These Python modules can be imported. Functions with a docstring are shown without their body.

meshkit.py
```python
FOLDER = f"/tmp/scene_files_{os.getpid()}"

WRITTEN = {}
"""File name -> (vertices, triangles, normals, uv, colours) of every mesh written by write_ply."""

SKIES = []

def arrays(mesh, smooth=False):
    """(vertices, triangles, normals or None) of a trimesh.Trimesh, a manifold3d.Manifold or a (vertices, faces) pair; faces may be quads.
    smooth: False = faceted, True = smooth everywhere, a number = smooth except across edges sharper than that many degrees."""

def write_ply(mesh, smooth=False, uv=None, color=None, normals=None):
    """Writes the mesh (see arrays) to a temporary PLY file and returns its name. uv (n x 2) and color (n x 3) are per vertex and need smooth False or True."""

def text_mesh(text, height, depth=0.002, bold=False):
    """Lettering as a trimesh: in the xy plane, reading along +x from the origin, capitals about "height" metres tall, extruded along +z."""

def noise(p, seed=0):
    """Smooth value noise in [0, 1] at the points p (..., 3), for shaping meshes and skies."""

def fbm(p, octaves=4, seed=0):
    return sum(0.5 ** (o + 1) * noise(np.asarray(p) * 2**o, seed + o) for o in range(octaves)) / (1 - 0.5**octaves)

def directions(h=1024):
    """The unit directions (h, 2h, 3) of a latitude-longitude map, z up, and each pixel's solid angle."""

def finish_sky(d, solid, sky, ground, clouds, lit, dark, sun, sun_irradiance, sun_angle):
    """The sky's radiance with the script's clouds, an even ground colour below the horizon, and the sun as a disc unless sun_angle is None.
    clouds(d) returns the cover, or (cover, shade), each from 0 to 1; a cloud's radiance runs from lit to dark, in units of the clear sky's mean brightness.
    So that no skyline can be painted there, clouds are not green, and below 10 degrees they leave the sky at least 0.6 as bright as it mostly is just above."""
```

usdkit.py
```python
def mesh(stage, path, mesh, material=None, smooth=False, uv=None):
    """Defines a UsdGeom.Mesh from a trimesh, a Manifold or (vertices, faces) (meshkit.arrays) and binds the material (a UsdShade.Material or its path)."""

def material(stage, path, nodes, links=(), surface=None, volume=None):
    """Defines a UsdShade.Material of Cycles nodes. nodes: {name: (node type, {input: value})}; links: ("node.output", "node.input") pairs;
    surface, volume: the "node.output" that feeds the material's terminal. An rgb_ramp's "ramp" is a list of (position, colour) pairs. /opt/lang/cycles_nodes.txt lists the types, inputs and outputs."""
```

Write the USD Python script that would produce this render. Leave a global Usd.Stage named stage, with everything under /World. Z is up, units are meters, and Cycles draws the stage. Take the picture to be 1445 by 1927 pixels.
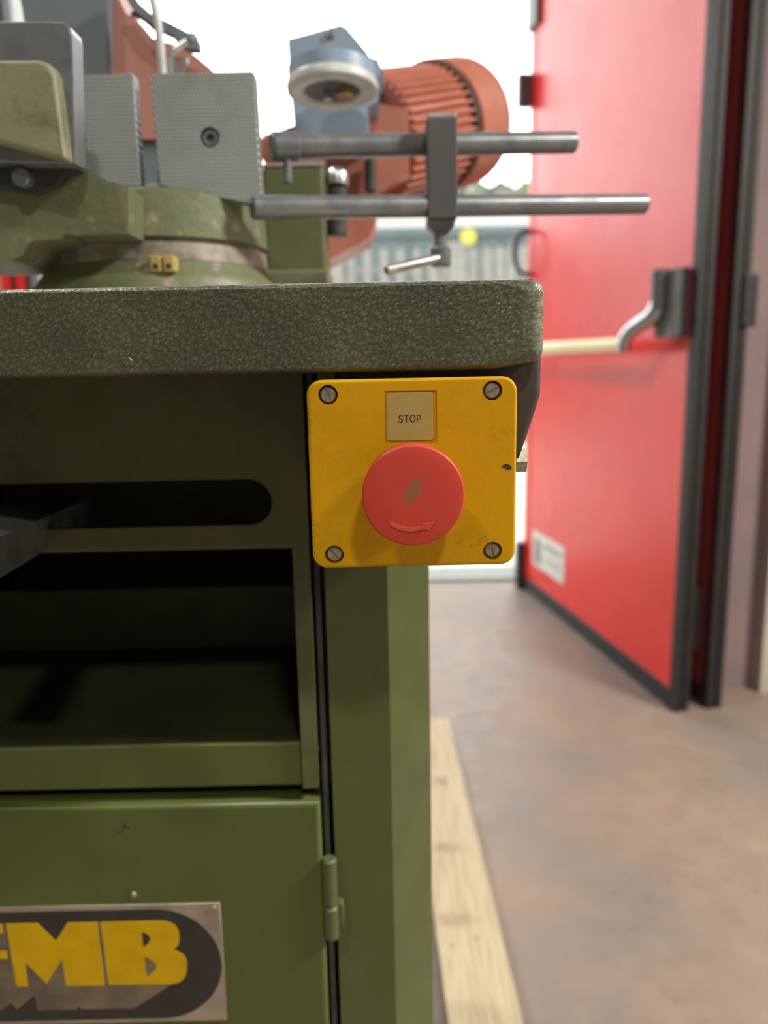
import math, random, numpy as np, trimesh, manifold3d as m3, usdkit, meshkit
from shapely.geometry import Polygon, Point, LineString, box as sbox
from shapely import affinity
from shapely.ops import unary_union
from pxr import Usd, UsdGeom, UsdLux, Gf, Sdf
random.seed(7); np.random.seed(7)

stage = Usd.Stage.CreateInMemory()
UsdGeom.SetStageUpAxis(stage, 'Z'); UsdGeom.SetStageMetersPerUnit(stage, 1.0)
UsdGeom.Xform.Define(stage, '/World')

# ------------------------------------------------------------------ camera
W, H, FPX = 1445.0, 1927.0, 1450.0
HC, PITCH, ROLL = 0.97, math.radians(11.23), math.radians(1.2)
CAM = np.array([0, 0, HC])
fw = np.array([0, math.cos(PITCH), -math.sin(PITCH)])
r0 = np.array([1.0, 0, 0]); u0 = np.array([0, math.sin(PITCH), math.cos(PITCH)])
rt = math.cos(ROLL) * r0 - math.sin(ROLL) * u0
up = math.cos(ROLL) * u0 + math.sin(ROLL) * r0
cam = UsdGeom.Camera.Define(stage, '/World/camera')
APER = 7.3
cam.CreateHorizontalApertureAttr(APER); cam.CreateVerticalApertureAttr(APER * H / W)
cam.CreateFocalLengthAttr(APER * FPX / W)
cam.CreateFStopAttr(1.95); cam.CreateFocusDistanceAttr(0.314)
cam.CreateClippingRangeAttr(Gf.Vec2f(0.02, 2000))
cam.CreateExposureAttr(0.0)
M = Gf.Matrix4d(*[float(x) for x in (*rt, 0, *up, 0, *(-fw), 0, *CAM, 1)])
cam.AddTransformOp().Set(M)

# ------------------------------------------------------------------ light
SKY = 1.35
dome = UsdLux.DomeLight.Define(stage, '/World/sky')
dome.CreateIntensityAttr(SKY); dome.CreateColorAttr(Gf.Vec3f(0.94, 1.0, 0.99))


def rect_light(name, pos, w, h, inten, col=(1, 0.93, 0.8)):
    l = UsdLux.RectLight.Define(stage, '/World/' + name)
    l.CreateWidthAttr(w); l.CreateHeightAttr(h); l.CreateIntensityAttr(inten); l.CreateColorAttr(Gf.Vec3f(*col))
    l.AddTranslateOp().Set(Gf.Vec3d(*pos))


# ceiling lamps of the workshop, behind and above the photographer (a rect light shines down its -z)
rect_light('ceiling_lamp_light', (0.62, -2.4, 3.4), 0.26, 0.2, 400)
rect_light('ceiling_lamp_light_001', (-1.15, -1.1, 3.4), 0.22, 0.18, 225)
rect_light('ceiling_lamp_light_002', (2.2, 0.1, 2.6), 0.6, 0.4, 235, (1, 0.95, 0.87))
rect_light('ceiling_lamp_light_003', (-1.6, 1.3, 3.2), 0.5, 0.4, 80, (1, 0.95, 0.87))


# ------------------------------------------------------------------ helpers
def ray(px, py):
    return fw + rt * ((px - W / 2) / FPX) - up * ((py - H / 2) / FPX)


def P(px, py, Y):
    d = ray(px, py)
    return CAM + d * (Y / d[1])


def G(px, py, z=0.0):
    d = ray(px, py)
    return CAM + d * ((z - HC) / d[2])


def XZ(pts, Y):
    return [tuple(P(x, y, Y)[[0, 2]]) for x, y in pts]


used = {}


def numbered(parent, name):
    k = (parent, name); n = used.get(k, -1) + 1; used[k] = n
    return parent + '/' + (name if n == 0 else f'{name}_{n:03d}')


def custom(prim, **kw):
    for k, v in kw.items():
        if v is not None:
            prim.SetCustomDataByKey(k, v)


origin = {}


def thing(name, loc, label=None, category=None, group=None, kind=None):
    path = numbered('/World', name)
    x = UsdGeom.Xform.Define(stage, path); x.AddTranslateOp().Set(Gf.Vec3d(*map(float, loc)))
    origin[path] = np.array(loc, float)
    custom(x.GetPrim(), label=label, category=category, group=group, kind=kind)
    return path


def arr(mesh):
    if hasattr(mesh, 'to_mesh'):
        q = mesh.to_mesh(); return np.array(q.vert_properties[:, :3], float), np.array(q.tri_verts)
    if isinstance(mesh, (tuple, list)) and isinstance(mesh[0], (trimesh.Trimesh, m3.Manifold)):
        vs, fs, n = [], [], 0
        for g in mesh:
            v, f = arr(g); vs.append(v); fs.append(f + n); n += len(v)
        return np.vstack(vs), np.vstack(fs)
    if isinstance(mesh, trimesh.Trimesh):
        return np.array(mesh.vertices, float), np.array(mesh.faces)
    return np.asarray(mesh[0], float), np.asarray(mesh[1])


def obj(name, mesh, mat, parent=None, smooth=35, label=None, category=None, group=None, kind=None):
    """Mesh given in world coordinates; parent is a path made by thing() or obj()."""
    path = numbered(parent or '/World', name)
    v, f = arr(mesh)
    o = np.zeros(3)
    if parent:
        o = origin[parent]
        v = v - o
    p = usdkit.mesh(stage, path, trimesh.Trimesh(v, f, process=False), mat, smooth=smooth)
    origin[path] = o
    custom(p.GetPrim(), label=label, category=category, group=group, kind=kind)
    return path


def box(x0, x1, y0, y1, z0, z1):
    m = trimesh.creation.box([x1 - x0, y1 - y0, z1 - z0]); m.apply_translation([(x0 + x1) / 2, (y0 + y1) / 2, (z0 + z1) / 2])
    return m


def man(mesh):
    v, f = arr(mesh)
    t = trimesh.Trimesh(v, f, process=True)
    return m3.Manifold(m3.Mesh(t.vertices.astype(np.float32), t.faces.astype(np.uint32)))


def hull_pts(p):
    return m3.Manifold.hull_points(np.asarray(p, float))


def rbox(x0, x1, y0, y1, z0, z1, r, n=16):
    s = trimesh.creation.icosphere(2, r).vertices
    pts = [s + np.array([x, y, z]) for x in (x0 + r, x1 - r) for y in (y0 + r, y1 - r) for z in (z0 + r, z1 - r)]
    return hull_pts(np.vstack(pts))


def polys(g):
    return [q for q in getattr(g, 'geoms', [g]) if q.area > 0]


def ext_y(poly, y0, y1):
    """Extrudes a polygon drawn in (x, z) along y."""
    if not hasattr(poly, 'area'):
        poly = Polygon(poly)
    poly = poly.buffer(0)
    out = []
    for q in polys(poly):
        m = trimesh.creation.extrude_polygon(q, y1 - y0, engine='earcut')
        v = m.vertices.copy()
        m.vertices = np.stack([v[:, 0], y1 - v[:, 2], v[:, 1]], 1)
        out.append(m)
    return trimesh.util.concatenate(out)


def bev_y(poly, y0, y1, b):
    """Like ext_y with a rounded front edge (at y0); convex outlines only."""
    if not hasattr(poly, 'area'):
        poly = Polygon(poly)
    pts = []
    for k in range(6):
        a = k / 5 * math.pi / 2
        q = poly.buffer(-b * (1 - math.sin(a)), join_style=1)
        xy = np.array(q.exterior.coords)
        pts.append(np.stack([xy[:, 0], np.full(len(xy), y0 + b * (1 - math.cos(a))), xy[:, 1]], 1))
    xy = np.array(poly.exterior.coords)
    pts.append(np.stack([xy[:, 0], np.full(len(xy), y1), xy[:, 1]], 1))
    return hull_pts(np.vstack(pts))


def ext_z(poly, z0, z1):
    if not hasattr(poly, 'area'):
        poly = Polygon(poly)
    poly = poly.buffer(0)
    out = []
    for q in polys(poly):
        m = trimesh.creation.extrude_polygon(q, z1 - z0, engine='earcut'); m.apply_translation([0, 0, z0]); out.append(m)
    return trimesh.util.concatenate(out)


def frame(d):
    d = np.asarray(d, float); d = d / np.linalg.norm(d)
    a = np.cross(d, [0, 0, 1.0]) if abs(d[2]) < 0.95 else np.cross(d, [1.0, 0, 0])
    a /= np.linalg.norm(a)
    return d, a, np.cross(d, a)


def lathe(p0, p1, prof, n=48):
    """prof: (t in metres along p0->p1, radius)"""
    p0 = np.asarray(p0, float); d, a, b = frame(np.asarray(p1, float) - p0)
    prof = [(prof[0][0], 0)] + [tuple(x) for x in prof] + [(prof[-1][0], 0)]
    ang = np.arange(n) * 2 * np.pi / n
    v = np.vstack([p0 + d * t + r * (np.cos(ang)[:, None] * a + np.sin(ang)[:, None] * b) for t, r in prof])
    f = []
    for i in range(len(prof) - 1):
        for j in range(n):
            q = [i * n + j, i * n + (j + 1) % n, (i + 1) * n + (j + 1) % n, (i + 1) * n + j]
            if prof[i + 1][1] > 0:
                f.append([q[0], q[2], q[1]] if prof[i][1] > 0 else [q[0], q[2], q[3]][::1])
                if prof[i][1] > 0:
                    f.append([q[0], q[3], q[2]])
            else:
                f.append([q[0], q[2], q[1]])
    t = trimesh.Trimesh(v, f, process=True)
    t.merge_vertices(); t.update_faces(t.nondegenerate_faces()); t.fix_normals()
    return t


def rod(p0, p1, r, ch=0.0008, n=32, r1=None):
    L = np.linalg.norm(np.asarray(p1) - np.asarray(p0)); r1 = r if r1 is None else r1
    return lathe(p0, p1, [(0, r - ch), (ch, r), (L - ch, r1), (L, r1 - ch)], n)


def tube(points, r, n=14):
    p = np.asarray(points, float); t = np.gradient(p, axis=0); t /= np.linalg.norm(t, axis=1, keepdims=True)
    _, a, _ = frame(t[0]); vs = []
    r = np.broadcast_to(r, (len(p),))
    ang = np.arange(n) * 2 * np.pi / n
    for i in range(len(p)):
        a = a - t[i] * a.dot(t[i]); a /= np.linalg.norm(a); b = np.cross(t[i], a)
        vs.append(p[i] + r[i] * (np.cos(ang)[:, None] * a + np.sin(ang)[:, None] * b))
    v = np.vstack(vs + [p[:1], p[-1:]]); f = []; N = len(p) * n
    for i in range(len(p) - 1):
        for j in range(n):
            q = [i * n + j, i * n + (j + 1) % n, (i + 1) * n + (j + 1) % n, (i + 1) * n + j]
            f += [[q[0], q[1], q[2]], [q[0], q[2], q[3]]]
    for j in range(n):
        f += [[N, (j + 1) % n, j], [N + 1, N - n + j, N - n + (j + 1) % n]]
    t = trimesh.Trimesh(v, f, process=False); t.fix_normals(); return t


def spline(pts, n=24):
    from scipy.interpolate import CubicSpline
    p = np.asarray(pts, float); s = np.r_[0, np.cumsum(np.linalg.norm(np.diff(p, axis=0), axis=1))]
    return CubicSpline(s, p)(np.linspace(0, s[-1], n))


def prism(p0, p1, w, h, upv=(0, 0, 1)):
    """A rectangular bar from p0 to p1, w across and h along upv."""
    p0, p1 = np.asarray(p0, float), np.asarray(p1, float); d = (p1 - p0) / np.linalg.norm(p1 - p0)
    a = np.cross(d, upv); a /= np.linalg.norm(a); b = np.cross(a, d)
    return hull_pts([p + sa * a * w / 2 + sb * b * h / 2 for p in (p0, p1) for sa in (-1, 1) for sb in (-1, 1)])


# ------------------------------------------------------------------ materials
def srgb(r, g, b):
    return tuple(((c / 255 + 0.055) / 1.055) ** 2.4 if c > 10 else c / 255 / 12.92 for c in (r, g, b))


def mat(name, base, rough=0.5, metal=0.0, second=None, scale=20, detail=4, lo=0.4, hi=0.65, bump=0, bscale=200, bdist=0.0005, stretch=None, coat=0.0, spec=0.5, rvar=0.0, third=None, tscale=6, tlo=.55, thi=.7):
    """Procedural paint / metal: base colour mottled into 'second' (and 'third') by noise, fine bump, roughness variation."""
    nodes = {'g': ('geometry', {}), 'p': ('principled_bsdf', {'base_color': base, 'roughness': rough, 'metallic': metal, 'specular_ior_level': spec, 'coat_weight': coat})}
    links = []
    src = 'g.position'
    if stretch:
        nodes['m'] = ('mapping', {'scale': stretch}); links.append((src, 'm.vector')); src = 'm.vector'
    if second:
        nodes['n'] = ('noise_texture', {'scale': scale, 'detail': detail, 'roughness': 0.6})
        links.append((src, 'n.vector'))
        nodes['r'] = ('rgb_ramp', {'ramp': [(0, base), (lo, base), (hi, second), (1, second)]})
        links.append(('n.fac', 'r.fac')); col = 'r.color'
        if third:
            nodes['n2'] = ('noise_texture', {'scale': tscale, 'detail': 6, 'roughness': 0.7}); links.append((src, 'n2.vector'))
            nodes['r2'] = ('rgb_ramp', {'ramp': [(0, (0, 0, 0)), (tlo, (0, 0, 0)), (thi, (1, 1, 1)), (1, (1, 1, 1))]}); links.append(('n2.fac', 'r2.fac'))
            nodes['mx'] = ('mix_color', {'b': third}); links += [('r.color', 'mx.a'), ('r2.color', 'mx.fac')]; col = 'mx.result'
        links.append((col, 'p.base_color'))
    if rvar:
        nodes['rn'] = ('noise_texture', {'scale': scale * 1.7, 'detail': 4}); links.append((src, 'rn.vector'))
        nodes['rr'] = ('map_range', {'from_min': 0.3, 'from_max': 0.7, 'to_min': max(0.02, rough - rvar), 'to_max': rough + rvar})
        links += [('rn.fac', 'rr.value'), ('rr.result', 'p.roughness')]
    if bump:
        nodes['bn'] = ('noise_texture', {'scale': bscale, 'detail': 3}); links.append((src, 'bn.vector'))
        nodes['b'] = ('bump', {'strength': bump, 'distance': bdist}); links += [('bn.fac', 'b.height'), ('b.normal', 'p.normal')]
    return usdkit.material(stage, '/World/Looks/' + name, nodes, links, surface='p.BSDF')


def spot_mix(nodes, links, col, tag, centre, r0_, r1_, colour, nscale, amount=1.0, squash=(1, 1, 1), nlo=.35, nhi=.6):
    """Lays a worn or dirty spot of its own colour at a fixed place on the thing, broken up by noise."""
    nodes['sm' + tag] = ('mapping', {'location': tuple(-c * s for c, s in zip(centre, squash)), 'scale': squash})
    nodes['sl' + tag] = ('vector_math', {'math_type': 'length'})
    nodes['sr' + tag] = ('map_range', {'from_min': r0_, 'from_max': r1_, 'to_min': 1.0, 'to_max': 0.0, 'clamp': True})
    nodes['sn' + tag] = ('noise_texture', {'scale': nscale, 'detail': 5, 'roughness': 0.65})
    nodes['sq' + tag] = ('map_range', {'from_min': nlo, 'from_max': nhi, 'to_min': 0.0, 'to_max': amount, 'clamp': True})
    nodes['sx' + tag] = ('math', {'math_type': 'multiply'})
    nodes['sc' + tag] = ('mix_color', {'b': colour})
    links += [('g.position', f'sm{tag}.vector'), (f'sm{tag}.vector', f'sl{tag}.vector1'), (f'sl{tag}.value', f'sr{tag}.value'), ('g.position', f'sn{tag}.vector'),
              (f'sn{tag}.fac', f'sq{tag}.value'), (f'sr{tag}.result', f'sx{tag}.value1'), (f'sq{tag}.result', f'sx{tag}.value2'), (f'sx{tag}.value', f'sc{tag}.fac')]
    if isinstance(col, str):
        links.append((col, f'sc{tag}.a'))
    else:
        nodes['sc' + tag][1]['a'] = col
    return f'sc{tag}.result'


GREEN = (0.073, 0.093, 0.018)
m_green = mat('green_paint', GREEN, 0.42, second=(0.082, 0.102, 0.024), scale=14, rvar=0.1, bump=0.15, bscale=500, bdist=0.0003)
m_green_worn = mat('green_paint_worn', (0.078, 0.092, 0.028), 0.5, second=(0.10, 0.108, 0.045), scale=40, lo=.4, hi=.62, third=(0.05, 0.045, 0.045), tscale=28, tlo=.6, thi=.72, bump=0.3, bscale=300, bdist=0.0005)
m_cast_green = mat('cast_green_paint', (0.115, 0.135, 0.065), 0.5, second=(0.15, 0.15, 0.085), scale=35, lo=.45, hi=.7, third=(0.27, 0.22, 0.185), tscale=38, tlo=.57, thi=.66, bump=0.5, bscale=160, bdist=0.001)
m_tray = mat('shaded_green_tray', (0.040, 0.055, 0.018), 0.45, second=(0.03, 0.036, 0.016), scale=20)  # stand green darkened for the shade inside the opening
m_post = mat('scuffed_green_paint', (0.076, 0.094, 0.022), 0.42, second=(0.088, 0.106, 0.034), scale=24, third=(0.068, 0.082, 0.036), tscale=16, tlo=.55, thi=.70, bump=0.15, bscale=500, bdist=0.0003)
m_jaw_green = mat('pale_jaw_green', (0.20, 0.21, 0.125), 0.5, second=(0.23, 0.22, 0.14), scale=40, third=(0.12, 0.13, 0.07), tscale=30, bump=.3, bscale=200)  # green paled to include the glare over the jaw
m_steel = mat('machined_steel', (0.36, 0.36, 0.34), 0.42, 0.85, second=(0.25, 0.25, 0.23), scale=60, bump=0.1, bscale=800, bdist=0.0002, rvar=.08)
m_steel_dark = mat('dark_steel', (0.14, 0.155, 0.175), 0.38, 0.35, second=(0.20, 0.205, 0.20), scale=40, rvar=.1)
m_screw = mat('screw_steel', (0.44, 0.42, 0.35), 0.36, 0.6, second=(0.28, 0.25, 0.19), scale=500, bump=0.3, bscale=1500, bdist=0.0002)
m_black = mat('black_rubber', (0.010, 0.009, 0.009), 0.6, second=(0.016, 0.014, 0.014), scale=30)
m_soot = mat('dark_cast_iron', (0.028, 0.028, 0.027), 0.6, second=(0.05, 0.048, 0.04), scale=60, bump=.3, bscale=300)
m_boxblue = mat('glare_blued_enamel', (0.22, 0.32, 0.44), 0.45, second=(0.25, 0.33, 0.42), scale=14)  # lightened and blued for the sky glare over this box
m_orange_glare = mat('glare_paled_orange', (0.44, 0.20, 0.16), 0.45, second=(0.40, 0.17, 0.13), scale=18)  # orange paled to carry the sky glare over the gear case
m_orange = mat('orange_paint', (0.44, 0.15, 0.10), 0.42, second=(0.38, 0.13, 0.09), scale=18, rvar=.1)  # saturation eased down for the glare over the motor
m_bluegrey = mat('glare_lightened_enamel', (0.14, 0.18, 0.215), 0.45, second=(0.16, 0.19, 0.215), scale=14)  # grey lightened to take in the sky glare on the guard
m_door_red = mat('red_door_paint', (0.76, 0.030, 0.023), 0.28, second=(0.71, 0.030, 0.023), scale=3, rvar=.06, spec=0.34, bump=0.06, bscale=30, bdist=0.002)
m_red_shaded = mat('red_paint_in_shade', (0.15, 0.055, 0.055), 0.5, second=(0.13, 0.045, 0.045), scale=5)  # door red with the shade between the leaves painted in
m_mauve = mat('mauve_wall_paint', (0.24, 0.16, 0.155), 0.75, second=(0.20, 0.145, 0.145), scale=6, bump=.3, bscale=60, bdist=.002)
m_wall = mat('mauve_wall_plaster', (0.46, 0.42, 0.36), 0.8, second=(0.40, 0.36, 0.31), scale=6, bump=.3, bscale=60, bdist=.002)
m_ceiling = mat('ceiling_plaster', (0.32, 0.31, 0.29), 0.9, second=(0.27, 0.265, 0.25), scale=2)
m_yard = mat('pale_concrete', (0.55, 0.54, 0.48), 0.85, second=(0.50, 0.49, 0.44), scale=1.5)
m_white = mat('white_paint', (0.45, 0.44, 0.41), 0.5, second=(0.4, 0.39, 0.36), scale=20)
m_picket = mat('weathered_white_picket', (0.23, 0.22, 0.195), 0.7, second=(0.19, 0.18, 0.16), scale=8)
m_greywall = mat('grey_cladding', (0.075, 0.092, 0.095), 0.6, second=(0.09, 0.107, 0.11), scale=2)
m_yellow_flat = mat('yellow_paint_outdoor', (0.48, 0.40, 0.012), 0.5, second=(0.44, 0.36, 0.012), scale=5)
m_house = mat('beige_render', (0.17, 0.15, 0.12), 0.85, second=(0.15, 0.135, 0.11), scale=.6)
m_roof = mat('grey_brown_roof', (0.11, 0.095, 0.08), 0.8, second=(0.09, 0.08, 0.07), scale=2)
m_leaf = mat('leafy_green', (0.08, 0.09, 0.045), 0.7, second=(0.11, 0.12, 0.06), scale=4)
m_pane = mat('house_window', (0.25, 0.30, 0.34), 0.15)
m_chrome = mat('satin_metal', (0.55, 0.57, 0.58), 0.3, 1.0, second=(0.48, 0.5, 0.5), scale=20)
m_darkgrey = mat('dark_grey_enamel', (0.075, 0.076, 0.08), 0.4, second=(0.09, 0.09, 0.09), scale=12)
m_bar_yellow = mat('cream_yellow_bar', (0.80, 0.66, 0.30), 0.35, second=(0.74, 0.6, 0.26), scale=9)
m_paper = mat('white_sticker', (0.72, 0.70, 0.64), 0.5, second=(0.62, 0.61, 0.56), scale=30)
m_ink = mat('black_ink', (0.012, 0.011, 0.01), 0.5)
m_ink_grey = mat('grey_ink', (0.28, 0.28, 0.25), 0.6)
m_plate = mat('aluminium_plate', (0.46, 0.41, 0.33), 0.42, 0.6, second=(0.36, 0.31, 0.24), scale=40, third=(0.10, 0.08, 0.06), tscale=80, tlo=.66, thi=.78)
m_platedark = mat('black_plate_enamel', (0.022, 0.022, 0.018), 0.4, second=(0.03, 0.03, 0.024), scale=50)
m_plateyellow = mat('yellow_plate_enamel', (0.60, 0.37, 0.002), 0.45, second=(0.53, 0.325, 0.002), scale=60, spec=.2)
m_grip = mat('off_white_hose', (0.55, 0.56, 0.56), 0.35, second=(0.45, 0.46, 0.46), scale=60)
m_ring = mat('pale_plastic_ring', (0.62, 0.64, 0.63), 0.35, second=(0.5, 0.52, 0.52), scale=40)
m_brass = mat('brass_contact', (0.5, 0.33, 0.15), 0.35, 0.7, second=(0.4, 0.28, 0.15), scale=60)
m_label = mat('ivory_label', (0.42, 0.325, 0.095), 0.4, second=(0.39, 0.30, 0.09), scale=120, third=(0.3, 0.24, 0.13), tscale=300, tlo=.68, thi=.8)
m_arrow = mat('red_plastic_arrow', (0.60, 0.085, 0.05), 0.42, second=(0.55, 0.075, 0.045), scale=200)
m_shade_brown = mat('shade_brown_paint', (0.045, 0.037, 0.033), 0.5, second=(0.07, 0.055, 0.045), scale=30, bump=.3, bscale=200)  # brown holds the shade of the recess and under the table

# hammer-finish green of the table casting: raised flecks on a darker ground, worn metallic top edge put in for its highlight line
nodes = {'g': ('geometry', {}), 'p': ('principled_bsdf', {'roughness': 0.36, 'specular_ior_level': 0.6}),
         'mp': ('mapping', {'scale': (1, 1, 1), 'rotation': (0, 0.7, 0)}), 'ms': ('mapping', {'scale': (0.75, 1, 1.5)}),
         'v': ('voronoi_texture', {'scale': 520, 'randomness': 1.0}), 'n': ('noise_texture', {'scale': 620, 'detail': 3, 'distortion': 0.6}),
         'ad': ('math', {'math_type': 'subtract'}), 'r': ('rgb_ramp', {'ramp': [(0, (0.060, 0.068, 0.044)), (0.10, (0.068, 0.076, 0.049)), (0.36, (0.105, 0.118, 0.080)), (1, (0.12, 0.135, 0.092))]}),
         'nl': ('noise_texture', {'scale': 22, 'detail': 4}), 'rl': ('rgb_ramp', {'ramp': [(0, (0.7, 0.72, 0.7)), (0.45, (0.9, 0.9, 0.85)), (0.65, (1.25, 1.25, 1.0)), (1, (1.4, 1.4, 1.1))]}),
         'mu': ('mix_color', {'blend_type': 'multiply', 'fac': 1.0, 'use_clamp': False}), 'b': ('bump', {'strength': 0.5, 'distance': 0.0006}),
         'xyz': ('separate_xyz', {}), 'wz': ('map_range', {'from_min': 0.9994, 'from_max': 1.0006, 'to_min': 0, 'to_max': 1, 'clamp': True})}
links = [('g.position', 'mp.vector'), ('mp.vector', 'ms.vector'), ('ms.vector', 'v.vector'), ('ms.vector', 'n.vector'), ('n.fac', 'ad.value1'), ('v.distance', 'ad.value2'),
         ('ad.value', 'r.fac'), ('g.position', 'nl.vector'), ('nl.fac', 'rl.fac'), ('r.color', 'mu.a'), ('rl.color', 'mu.b'), ('ad.value', 'b.height'), ('b.normal', 'p.normal')]
TOPZ = P(500, 533, 0.322)[2]
nodes['en'] = ('noise_texture', {'scale': 160, 'detail': 4}); nodes['ea'] = ('math', {'math_type': 'multiply_add', 'value2': 0.003})
nodes['wz'] = ('map_range', {'from_min': TOPZ + 0.0006, 'from_max': TOPZ + 0.0012, 'to_min': 0, 'to_max': 1, 'clamp': True})
nodes['em'] = ('mix_color', {'b': (0.55, 0.50, 0.42)})
links += [('g.position', 'xyz.vector'), ('g.position', 'en.vector'), ('en.fac', 'ea.value1'), ('xyz.z', 'ea.value3'), ('ea.value', 'wz.value'), ('wz.result', 'em.fac'), ('mu.result', 'em.a')]
# worn, paler right-hand end of the casting
c_end = P(1018, 600, 0.33)
colr = spot_mix(nodes, links, 'em.result', 'a', (c_end[0] + .0005, 0.325, c_end[2] + .006), 0.004, 0.011, (0.26, 0.25, 0.20), 260, 0.9, (1, .6, .3))
links += [(colr, 'p.base_color'), ('wz.result', 'p.metallic')]
m_hammer = usdkit.material(stage, '/World/Looks/hammer_green', nodes, links, surface='p.BSDF')

# yellow paint of the emergency-stop box with scuffed left edge
ca = P(573, 740, 0.318); cb = P(590, 1050, 0.318)
nodes = {'g': ('geometry', {}), 'p': ('principled_bsdf', {'roughness': 0.4, 'specular_ior_level': 0.25}),
         'n': ('noise_texture', {'scale': 90, 'detail': 6, 'roughness': .65}), 'r': ('rgb_ramp', {'ramp': [(0, (0.60, 0.32, 0.001)), (0.45, (0.62, 0.33, 0.001)), (0.66, (0.56, 0.295, 0.002)), (1, (0.45, 0.24, 0.01))]}),
         'b': ('bump', {'strength': 0.12, 'distance': 0.0003}), 'bn': ('noise_texture', {'scale': 700, 'detail': 2})}
links = [('g.position', 'n.vector'), ('n.fac', 'r.fac'), ('g.position', 'bn.vector'), ('bn.fac', 'b.height'), ('b.normal', 'p.normal')]
col = spot_mix(nodes, links, 'r.color', 'a', (ca[0] - .0012, .318, ca[2] - 0.006), 0.0010, 0.0042, (0.035, 0.026, 0.012), 900, 1.0, (1, 1, .15), .45, .56)
col = spot_mix(nodes, links, col, 'b', (cb[0] - .0016, .318, cb[2] + 0.008), 0.0008, 0.0030, (0.035, 0.026, 0.012), 900, 1.0, (1, 1, .12), .48, .56)
cd = P(945, 815, .318)
col = spot_mix(nodes, links, col, 'c', (cd[0], .318, cd[2]), 0.003, 0.010, (0.40, 0.22, 0.015), 260, .45, (.6, 1, 2.2), .5, .6)
ce = P(890, 1015, .318)
col = spot_mix(nodes, links, col, 'd', (ce[0], .318, ce[2]), 0.002, 0.008, (0.32, 0.18, 0.02), 420, .5, (.7, 1, 1.6), .52, .6)
cf_ = P(640, 1040, .318)
col = spot_mix(nodes, links, col, 'e', (cf_[0], .318, cf_[2]), 0.010, 0.05, (0.42, 0.24, 0.02), 700, .8, (.5, 1, 2.0), .62, .70)
links.append((col, 'p.base_color'))
m_yellow = usdkit.material(stage, '/World/Looks/yellow_box_paint', nodes, links, surface='p.BSDF')

# red plastic of the push button with a dirty rubbed patch near its middle
YB = 0.291
bc = P(778, 934, YB)
nodes = {'g': ('geometry', {}), 'p': ('principled_bsdf', {'roughness': 0.42, 'subsurface_weight': 0.0, 'specular_ior_level': 0.45}),
         'n': ('noise_texture', {'scale': 160, 'detail': 5}), 'r': ('rgb_ramp', {'ramp': [(0, (0.56, 0.050, 0.030)), (0.5, (0.58, 0.055, 0.033)), (1, (0.50, 0.048, 0.03))]})}
links = [('g.position', 'n.vector'), ('n.fac', 'r.fac')]
s1 = P(777, 925, YB); s2 = P(802, 893, YB)
s0_ = P(768, 936, YB); s3 = P(785, 911, YB)
col = spot_mix(nodes, links, 'r.color', 'a', s1, 0.0008, 0.0040, (0.20, 0.135, 0.065), 520, .95, (1, .2, 1), .30, .45)
col = spot_mix(nodes, links, col, 'c', s0_, 0.0006, 0.0036, (0.24, 0.12, 0.06), 480, .9, (1, .2, 1), .36, .52)
col = spot_mix(nodes, links, col, 'd', s3, 0.0006, 0.0030, (0.20, 0.125, 0.06), 620, .9, (1, .2, 1), .34, .5)
col = spot_mix(nodes, links, col, 'b', s2, 0.0004, 0.0022, (0.20, 0.10, 0.05), 800, .8, (1.1, .2, 1), .42, .6)
links.append((col, 'p.base_color'))
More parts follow.
